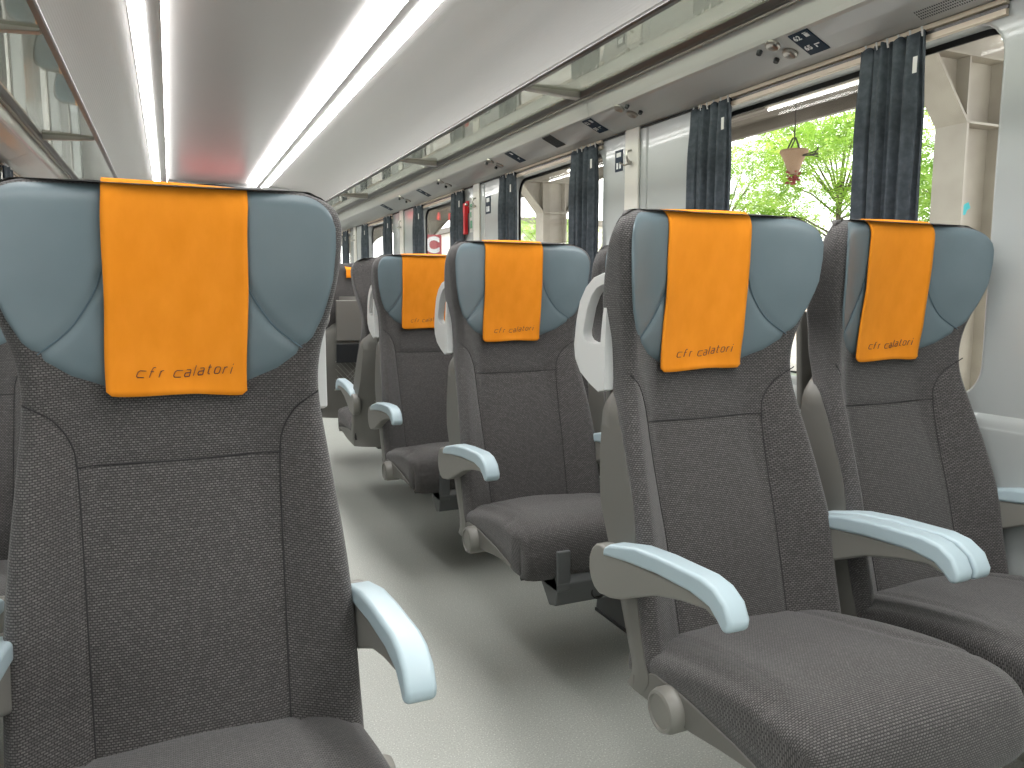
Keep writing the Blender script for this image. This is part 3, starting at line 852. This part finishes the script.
for i, (a, b) in enumerate(WIN):
    if 2 <= i <= 5: track(-1, a, b, 'curtain rail above a window on the left side')
def make_curtain():
    r = empty('curtain')
    W = .105; NX, NZ = 120, 46; V = []; F = []
    ph = [random.uniform(-.5, .5) for _ in range(8)]
    for i in range(NX+1):
        t = -1+2*i/NX
        for j in range(NZ+1):
            z = -.98*j/NZ
            wdt = W*(.93+.10*sstep(0, -.25, z)+.03*math.sin(z*4))
            amp = .0135*(.75+.35*sstep(0, -.2, z))
            fold = math.sin(t*PI*4.1 + .6*math.sin(t*5+1) + .35*z) + .45*math.sin(t*PI*9.3+1.7+z*.8)
            head = .35*math.sin(t*PI*11) * sstep(-.14, 0, z)
            x = amp*(fold+head)*.85
            y = t*wdt + .006*math.sin(t*PI*4.1+1.2+z*1.5) + .010*z*math.sin(t*3)
            V.append((x, y, z + .004*math.sin(t*PI*8)*(1 if j == 0 else 0)))
    for i in range(NX):
        for j in range(NZ):
            a = i*(NZ+1)+j; F.append((a, a+1, a+NZ+2, a+NZ+1))
    c = link_mesh('curtain_cloth', V, F, M['curtain'], r, True)
    so = c.modifiers.new('solid', 'SOLIDIFY'); so.thickness = .002
    for k in range(6):
        y = -.085+.034*k; MB().tube([(0, y, -.012), (-.004, y, .004), (0, y+.004, .012)], .0028, 5).build('curtain_hook', M['handle'], r, True)
    MB().box(-.024, -.0225, -.092, -.080, -.105, -.065).build('care_tag', M['tag'], r)
    return r
cproto = make_curtain(); cfirst = [True]
def curtain(s, y, w, label):
    X = XR if s > 0 else XL
    o = cproto if cfirst[0] else dup(cproto); cfirst[0] = False
    o.location = (X-s*.024, y, 1.730); o.scale = (1, w/.21, 1)
    if s < 0: o.rotation_euler = (0, 0, PI)
    return tag(o, label, 'curtain', 'slate grey curtains at the windows')
curtain(1, 1.545, .215, 'slate grey curtain at the near end of the nearest right window')
curtain(1, 2.305, .235, 'slate grey curtain gathered at the far end of the nearest right window')
curtain(1, 3.225, .26, 'slate grey curtain at the near end of the second right window')
curtain(1, 4.12, .23, 'slate grey curtain at the far end of the second right window')
curtain(1, 4.965, .24, 'slate grey curtain at the near end of the third right window, behind the red hammer')
curtain(1, 5.87, .23, 'slate grey curtain at the far end of the third right window')
curtain(1, 6.80, .24, 'slate grey curtain at the near end of the fourth right window')
curtain(1, 7.68, .23, 'slate grey curtain at the far end of the fourth right window')
curtain(1, 8.60, .24, 'slate grey curtain at the near end of the farthest right window')
for y in (1.5, 2.285, 3.225, 4.12, 4.965):
    curtain(-1, y, .24, 'slate grey curtain on the left side, %s' % {1.5: 'beside the seat at the left edge', 2.285: 'behind the left window seat', 3.225: 'above the third left row', 4.12: 'past the third left row', 4.965: 'farthest along in view at the left edge'}[y])

# posts with coat hooks between the windows
def post(y, ylab):
    r = empty('wall_post', (XR, y, 0)); tag(r, 'cream wall post with a coat hook ' + ylab, 'wall post', 'cream wall posts')
    MB().box(-.012, -.0005, -.052, .052, .78, 1.765).build('strip', M['post'], r, False, .004)
    h = MB().tube([(-.012, 0, 1.66), (-.03, 0, 1.655), (-.036, 0, 1.635), (-.026, 0, 1.615), (-.012, 0, 1.612)], .005, 8)
    h.tube([(-.012, 0, 1.61), (-.034, -.02, 1.60), (-.05, -.03, 1.612)], .004, 8).tube([(-.012, 0, 1.61), (-.034, .02, 1.60), (-.05, .03, 1.612)], .004, 8)
    h.build('coat_hook', M['steel'], r, True)
post(2.84, 'between the nearest and second right windows'); post(4.65, 'between the second and third right windows')
post(6.39, 'between the third and fourth right windows'); post(8.19, 'between the fourth and farthest right windows')

# small dark wall notices, green notice, red hammer
def flat_sign(name, y, z, w, h, mat, label, cat_, marks):
    r = empty(name, (XR-.001, y, z)); tag(r, label, cat_)
    MB().box(-.0015, .001, -w/2, w/2, -h/2, h/2).build('plate', mat, r)
    for (a, b, c, d) in marks: MB().box(-.0024, -.0016, a, b, c, d).build('pictogram', M['white'], r)
    return r
flat_sign('pictogram_notice', 2.955, 1.635, .060, .090, M['navy'], 'small dark pictogram notice beside the nearer cream post', 'notice', [(-.018, .018, .016, .034), (-.02, -.006, -.034, -.008), (.004, .018, -.034, -.008)])
flat_sign('pictogram_notice', 4.47, 1.60, .080, .105, M['navy'], 'small dark pictogram notice between the second window and the farther cream post', 'notice', [(-.022, .022, .018, .042), (-.022, -.004, -.04, -.008), (.006, .022, -.04, -.008)])
flat_sign('exit_notice', 4.76, 1.55, .050, .19, M['tag'], 'narrow white and green notice beside the red hammer', 'notice', []).children[0].name
gm = [o for o in bpy.data.objects if o.name.startswith('exit_notice')][0]
for q in ((-.018, .018, .05, .085), (-.018, .018, -.07, -.02), (-.006, .018, 0, .035)): MB().box(-.0024, -.0016, *q).build('green_print', M['green'], gm)
hm = empty('emergency_hammer', (XR-.02, 4.82, 1.56)); tag(hm, 'red emergency hammer hanging by the third right window', 'hammer')
MB().prism([(-.016, .085), (.016, .085), (.020, .03), (.013, .0), (.016, -.115), (-.016, -.115), (-.013, .0), (-.020, .03)], -.012, .012, 'x').build('handle', M['red'], hm, False, .004)
MB().lathe([(-.03, .005), (-.02, .010), (.02, .010), (.03, .005)], (0, 0, .075), 'y', 12).build('head', M['steel'], hm, True)
MB().box(.008, .019, -.022, .022, .02, .10).build('bracket', M['red'], hm, False, .003)

# seat number plates, reading lights, vents on the sloping underside
def under(x, y): return Matrix.Translation((x, y, uz(x))) @ Matrix.Rotation(-UA, 4, 'Y')
def plate(x, y, t1, t2, label):
    r = empty('seat_number_plate', (0, 0, 0)); r.matrix_world = under(x, y); tag(r, label, 'sign', 'seat number plates')
    MB().box(-.050, .050, -.037, .037, -.003, .001).build('plate', M['navy'], r, False, .002)
    for t, px in ((t1, -.030), (t2, .018)):
        if not t: continue
        me = text_mesh(t, .026, 0, .0003, .0007)
        o = bpy.data.objects.new('number', me); COL.objects.link(o); me.materials.append(M['white']); o.parent = r
        o.matrix_local = Matrix(((0, -1, 0, px), (-1, 0, 0, .016), (0, 0, -1, -.0036), (0, 0, 0, 1)))
    k = MB().box(-.038, -.024, -.028, -.014, -.0042, -.003).box(-.043, -.040, -.026, -.012, -.0042, -.003)
    k.box(.011, .015, -.028, -.010, -.0042, -.003).box(.018, .026, -.014, -.010, -.0042, -.003)
    k.build('seat_symbol', M['white'], r)
    return r
def readers(y, label, kd=.060):
    r = empty('reading_light', (0, 0, 0)); r.matrix_world = under(1.692, y); tag(r, label, 'reading light', 'reading lights under the luggage rack')
    for (a, b) in ((-.026, .010), (.028, -.010)):
        l = MB().lathe([(.001, .0), (.001, .023), (-.006, .023), (-.009, .019), (-.005, .015), (-.003, 0)], (a, b, 0), 'z', 24).build('lamp', M['alu'], r, True)
        MB().lathe([(.001, 0), (.001, .009), (-.012, .008), (-.012, 0)], (a+.004, b+kd, 0), 'z', 14).build('switch_knob', M['dark'], r, True)
for i, (yp, a, b) in enumerate(((1.765, '62', '65'), (2.985, '52', '55'), (3.83, '', ''), (5.45, '', ''), (6.5, '', ''))):
    lab = ['nearest', 'second', 'third', 'fourth', 'farthest'][i]
    plate(1.705, yp, a, b, 'navy seat number plate under the right rack, %s of the row' % lab) if i < 2 else plate(1.705, yp, '', '', 'navy seat number plate under the right rack, %s of the row' % lab)
for i, y in enumerate((1.86, 2.72, 4.08, 4.95, 5.9)):
    readers(y, 'round reading light pair under the right rack, %s of the row' % ['nearest', 'second', 'third', 'fourth', 'farthest'][i], -.055 if i == 1 else .060)
def grille(x, y, L, W, label, cat_='vent', rows=4, cols=26):
    r = empty('air_vent', (0, 0, 0)); r.matrix_world = under(x, y); tag(r, label, cat_, 'air vents under the rack')
    MB().box(-W/2, W/2, -L/2, L/2, -.002, .001).build('frame', M['rail_dark'] if rows > 8 else M['fascia'], r)
    s = MB()
    for i in range(rows):
        for k in range(cols):
            s.box(-W/2+W*(i+.2)/rows, -W/2+W*(i+.75)/rows, -L/2+L*(k+.2)/cols, -L/2+L*(k+.7)/cols, -.0026, -.0021)
    s.build('slots', M['gasket'], r)
grille(1.752, 1.37, .16, .036, 'perforated air vent above the near end of the nearest right window')
for y, lab in ((3.37, 'dark air vent between the second and third number plates'),):
    r = empty('air_vent', (0, 0, 0)); r.matrix_world = under(1.70, y); tag(r, lab, 'vent')
    MB().box(-.048, .048, -.04, .04, -.004, .001).build('frame', M['darkgrey'], r, False, .002)
    s = MB(); [s.box(-.044, .044, -.036+.0115*k, -.031+.0115*k, -.006, -.0035) for k in range(7)]; s.build('slats', M['dark'], r)

# heater casing along the right wall
ht = empty('heater_casing', (XR, 0, 0)); tag(ht, 'slotted steel heater casing along the foot of the right wall', 'heater')
MB().prism([(-.002, .002), (-.075, .002), (-.075, .165), (-.055, .215), (-.002, .225)], .2, 6.5, 'y').build('casing', M['steel'], ht)
s = MB()
for k in range(60):
    y = .25 + k*.085
    for j in range(5): s.box(-.0765, -.0752, y, y+.034, .055+.018*j, .063+.018*j); s.box(-.0765, -.0752, y+.040, y+.074, .055+.018*j, .063+.018*j)
s.build('slots', M['gasket'], ht)

# ------------------------------------------------------------------ outside: platform, canopy, trees
PZ = .15
struct(MB().box(2.4, 11., -12, 60, PZ-.3, PZ).build('ground', M['concrete']))
struct(MB().box(-60, 2.39, -40, 90, -1.2, -.9).build('ground_track', M['concrete']))
struct(MB().box(11.01, 60, -40, 90, -1.2, -.5).build('ground_yard', M['concrete']))
cn = empty('platform_canopy', (6.6, 0, 0)); tag(cn, 'brown corrugated platform canopy outside the right windows', 'canopy')
pts = []; N = 190
V = []; F = []
for i in range(N+1):
    x = -3.6 + 4.9*i/N; z = 3.50 + .022*math.sin(i*PI/4)
    V += [(x, -10, z), (x, 50, z), (x, -10, z+.03), (x, 50, z+.03)]
for i in range(N):
    a = 4*i; F += [(a, a+1, a+5, a+4), (a+2, a+6, a+7, a+3)]
link_mesh('corrugated_sheet', V, F, M['canopy'], cn, True)
MB().box(1.25, 1.33, -10, 50, 3.34, 3.6).build('edge_beam', M['canopy'], cn)
MB().box(-3.6, -3.5, -10, 50, 3.36, 3.6).build('edge_beam', M['canopy'], cn)
MB().box(.36, .44, -10, 50, 3.36, 3.48).build('lamp_beam', M['canopy'], cn)
def column(y, label):
    r = empty('platform_column', (6.4, y, PZ)); tag(r, label, 'column', 'platform columns')
    z = lambda q: q-PZ
    web = [(-.16, 0), (-.16, z(2.5)), (-.62, z(3.05)), (-1.3, z(3.46)), (1.6, z(3.46)), (.80, z(3.05)), (.30, z(2.5)), (.30, 0)]
    MB().prism([(a, b) for a, b in web], -.010, .010, 'y').build('web', M['paint'], r)
    fl = MB()
    for a, b in ((web[0], web[1]), (web[1], web[2]), (web[2], web[3]), (web[4], web[5]), (web[5], web[6]), (web[6], web[7])):
        dx, dz = b[0]-a[0], b[1]-a[1]; L = math.hypot(dx, dz); nx, nz = -dz/L*.012, dx/L*.012
        fl.prism([(a[0]-nx, a[1]-nz), (b[0]-nx, b[1]-nz), (b[0]+nx, b[1]+nz), (a[0]+nx, a[1]+nz)], -.15, .15, 'y')
    fl.build('flanges', M['paint'], r)
    st = MB().box(-.16, .30, -.15, .15, z(2.49), z(2.51)).box(-.62, .80, -.14, .14, z(3.04), z(3.06))
    st.box(-.16, -.14, -.13, .13, z(2.5), z(3.04)).box(.28, .30, -.13, .13, z(2.5), z(3.04)).box(-.155, .295, -.13, .13, z(1.15), z(1.17))
    st.build('stiffeners', M['paint'], r)
    return r
column(4.75, 'pale steel column outside the nearest right window')
column(12.9, 'pale steel column outside the second right window')
column(21.0, 'pale steel column outside, farther along the platform')
column(29.1, 'pale steel column outside, farthest along the platform')
gsm = new_mat('spray_teal', (.05, .45, .50), .6); gsp = new_mat('spray_black', (.05, .05, .05), .6)
gf = MB().prism([(.00, 1.62), (.05, 1.69), (.10, 1.71), (.13, 1.66), (.09, 1.64), (.07, 1.60), (.02, 1.59)], -.0125, -.0105, 'y')
c0 = [o for o in bpy.data.objects if o.name.startswith('platform_column')][0]
gf.build('graffiti_mark', gsm, c0)
c1 = [o for o in bpy.data.objects if o.get('label', '').endswith('outside the second right window')][0]
gk = MB()
for (cx, cz) in ((.02, 1.62), (.10, 1.66), (.18, 1.60), (.25, 1.67)):
    gk.tube([(cx+.045*math.cos(a*.9), -.014, cz+.07*math.sin(a*1.3)) for a in range(9)], .008, 5)
gk.build('graffiti_mark', gsp, c1)
def tube_light(y, L, label):
    r = empty('fluorescent_lamp', (6.8, y, 3.30)); tag(r, label, 'lamp', 'fluorescent lamps under the canopy')
    MB().box(-.05, .05, -L/2, L/2, .0, .055).build('housing', M['paint'], r, False, .005)
    MB().lathe([(-L/2+.02, .016), (L/2-.02, .016)], (0, 0, -.018), 'y', 14).build('tube', M['tubelit'], r, True)
tube_light(6.95, 1.45, 'lit fluorescent lamp under the canopy beside the hanging basket')
tube_light(4.85, 1.25, 'lit fluorescent lamp in front of the nearest column')
tube_light(13.2, 1.3, 'lit fluorescent lamp seen through the second right window')
hb = empty('hanging_basket', (6.8, 7.2, 2.45)); tag(hb, 'hanging woven basket with dark red flowers below the canopy', 'hanging basket')
MB().tube([(0, 0, .80), (0, 0, .40)], .008, 6).tube([(-.02, 0, .42), (-.09, 0, .30), (-.10, 0, .24)], .010, 6).tube([(.02, 0, .42), (.09, 0, .30), (.10, 0, .24)], .010, 6).tube([(0, -.09, .25), (0, -.02, .42), (0, .09, .25)], .010, 6).build('hanger', M['twig'], hb, True)
MB().lathe([(.26, 0), (.26, .12), (.28, .155), (.255, .165), (.21, .135), (.12, .095), (.04, .07), (.0, .05), (0, 0)], (0, 0, 0), 'z', 20).build('pot', M['terracotta'], hb, True)
fb = MB()
for k in range(60):
    a = random.uniform(0, 2*PI); rr = random.uniform(.01, .085); zz = random.uniform(-.11, .03)
    fb.lathe([(-.012, .004), (0, .018), (.012, .004)], (rr*math.cos(a), rr*math.sin(a), zz), 'z', 6)
fb.build('flowers', M['flower'], hb, True)
tw = MB()
for k in range(7):
    a = -.3+.16*k; tw.tube([(0, -.06, .2), (.05, -.2-.03*k % .1, .20+.02*math.sin(k*2)), (.08, -.30, .16+.02*k)], .006, 5)
tw.build('twigs', M['twig'], hb, True)
# platform section sign with the letter C
sg = empty('platform_sign', (3.0, 9.25, PZ)); tag(sg, 'small red platform sign with a white letter C outside the third right window', 'sign')
MB().box(-.115, .115, -.012, .012, 1.345, 1.625).build('panel', new_mat('faded_red', (.40, .075, .085), .5), sg, False, .01)
MB().lathe([(0, .022), (1.345, .022)], (0, 0.0, 0), 'z', 10).build('pole', M['steel'], sg, True)
cm = text_mesh('C', .26, 0, .002, .012); co = bpy.data.objects.new('letter', cm); cm.materials.append(M['white']); COL.objects.link(co); co.parent = sg
co.matrix_local = Matrix.Translation((-.01, -.0145, 1.49)) @ Matrix.Rotation(PI/2, 4, 'X')
# plastered boundary wall with graffiti
bw = MB().box(12.6, 12.8, -6, 60, -.5, 1.20).build('boundary_wall', M['graffiti']); tag(bw, 'low plastered wall with colourful graffiti beyond the platform', 'wall')
fn = MB()
for k in range(260): fn.box(12.68, 12.71, 2+k*.12, 2.03+k*.12, 1.202, 1.75)
fn.box(12.68, 12.71, 2, 33, 1.66, 1.69)
fo = fn.build('boundary_fence', M['twig']); tag(fo, 'dark metal picket fence on top of the graffiti wall', 'fence')
# pale building far down the line
bd = empty('station_building', (20, 46, -.5)); tag(bd, 'pale building far beyond the platform on the right', 'building')
MB().box(-4, 4, -8, 10, 0, 5.2).build('walls', new_mat('pale_render', (.72, .68, .62), .8), bd)
MB().box(-4.3, 4.3, -8.3, 10.3, 5.2, 5.5).build('roof', M['canopy'], bd)
for k in range(5): MB().box(-4.03, -3.98, -6.5+k*3.2, -5.2+k*3.2, 1.6, 3.4).build('window', M['darkgrey'], bd)

def tree(x, y, R, h, zb, n, mat, label, seed):
    rd = random.Random(seed); r = empty('leafy_tree', (x, y, -.5)); tag(r, label, 'tree', 'leafy trees beyond the platform')
    tk = MB(); top = Vector((0, 0, h*.62)); tk.tube([(0, 0, 0), (.1, .05, h*.3), (0, .1, h*.62), (.1, 0, h*.9)], [.09, .08, .06, .02], 8)
    blobs = []
    for k in range(26):
        a = rd.uniform(0, 2*PI); q = rd.uniform(.25, 1.0)*R; z = rd.uniform(zb, h)
        sc = math.sqrt(max(.1, 1-((z-(zb+h)/2)/((h-zb)/2*1.15))**2)); p = Vector((q*sc*math.cos(a), q*sc*math.sin(a), z)); blobs.append(p)
        st = Vector((0, .05, min(h*.6, max(h*.2, z-.9)))); mid = (st+p)/2 + Vector((0, 0, .15))
        tk.tube([st, mid, p], [.035, .022, .007], 5)
    tk.build('trunk', M['bark'], r, True)
    V = []; F = []
    for k in range(n):
        # drooping sprays: a short stem carrying paired leaflets
        b = blobs[k % len(blobs)]
        c = b + Vector((rd.gauss(0, .48), rd.gauss(0, .48), rd.gauss(0, .30)))
        dr = Vector((rd.gauss(0, 1), rd.gauss(0, 1), rd.gauss(-.25, .4))).normalized(); sd = dr.cross(Vector((0, 0, 1))).normalized()
        for q in range(5):
            o = c + dr*(q*.055) - Vector((0, 0, .006*q*q))
            for sg_ in (-1, 1):
                L = .125*(1-.1*q); wv = .028
                tip = o + (sd*sg_*.9 + dr*.5).normalized()*L + Vector((0, 0, -.02)); mid = (o+tip)/2; pw_ = dr*wv
                i = len(V); V += [o, mid+pw_, tip, mid-pw_]; F.append((i, i+1, i+2, i+3))
    lo = bpy.data.meshes.new('foliage'); lo.from_pydata([tuple(v) for v in V], [], F); lo.materials.append(mat)
    fo_ = bpy.data.objects.new('foliage', lo); COL.objects.link(fo_); fo_.parent = r; return r
tree(15.8, 15.0, 2.8, 6.3, 1.7, 5200, M['leaf'], 'bright green tree seen behind the hanging basket', 3)
tree(16.2, 20.0, 2.7, 6.2, 1.6, 4200, M['leaf2'], 'bright green tree left of the hanging basket, beside the dark curtain', 5)
tree(15.8, 11.0, 2.5, 6.4, 1.7, 4200, M['leaf2'], 'bright green tree behind the nearest pale column', 9)
tree(16.6, 7.4, 2.4, 6.3, 1.6, 2600, M['leaf'], 'bright green tree right of the nearest pale column', 12)
tree(15.5, 31.0, 2.4, 4.6, 1.2, 2200, M['leaf'], 'green tree far down the platform by the pale building', 15)

# ------------------------------------------------------------------ light, world, camera
w = bpy.data.worlds.new('overcast_sky'); SC.world = w; w.use_nodes = True
bg = w.node_tree.nodes['Background']; bg.inputs['Color'].default_value = (1., 1., 1., 1); bg.inputs['Strength'].default_value = 4.0
cam = bpy.data.cameras.new('camera'); co = bpy.data.objects.new('camera', cam); COL.objects.link(co)
cam.sensor_width = 36.; cam.lens = 770./1024.*36.; cam.clip_start = .02; cam.clip_end = 300
yaw, pitch = math.radians(23.767), math.radians(6.813)
co.location = (0, 0, 1.07); co.rotation_euler = (PI/2 - pitch, 0, -yaw)
SC.camera = co
SC.view_settings.view_transform = 'Standard'; SC.view_settings.look = 'None'; SC.view_settings.gamma = 1.0; SC.view_settings.use_curve_mapping = False
SC.view_settings.exposure = 0.2
SC.cycles.use_denoising = True
SC.cycles.max_bounces = 10; SC.cycles.diffuse_bounces = 5; SC.cycles.transparent_max_bounces = 16
SC.cycles.caustics_reflective = False; SC.cycles.caustics_refractive = False
SC.cycles.sample_clamp_indirect = 8.0
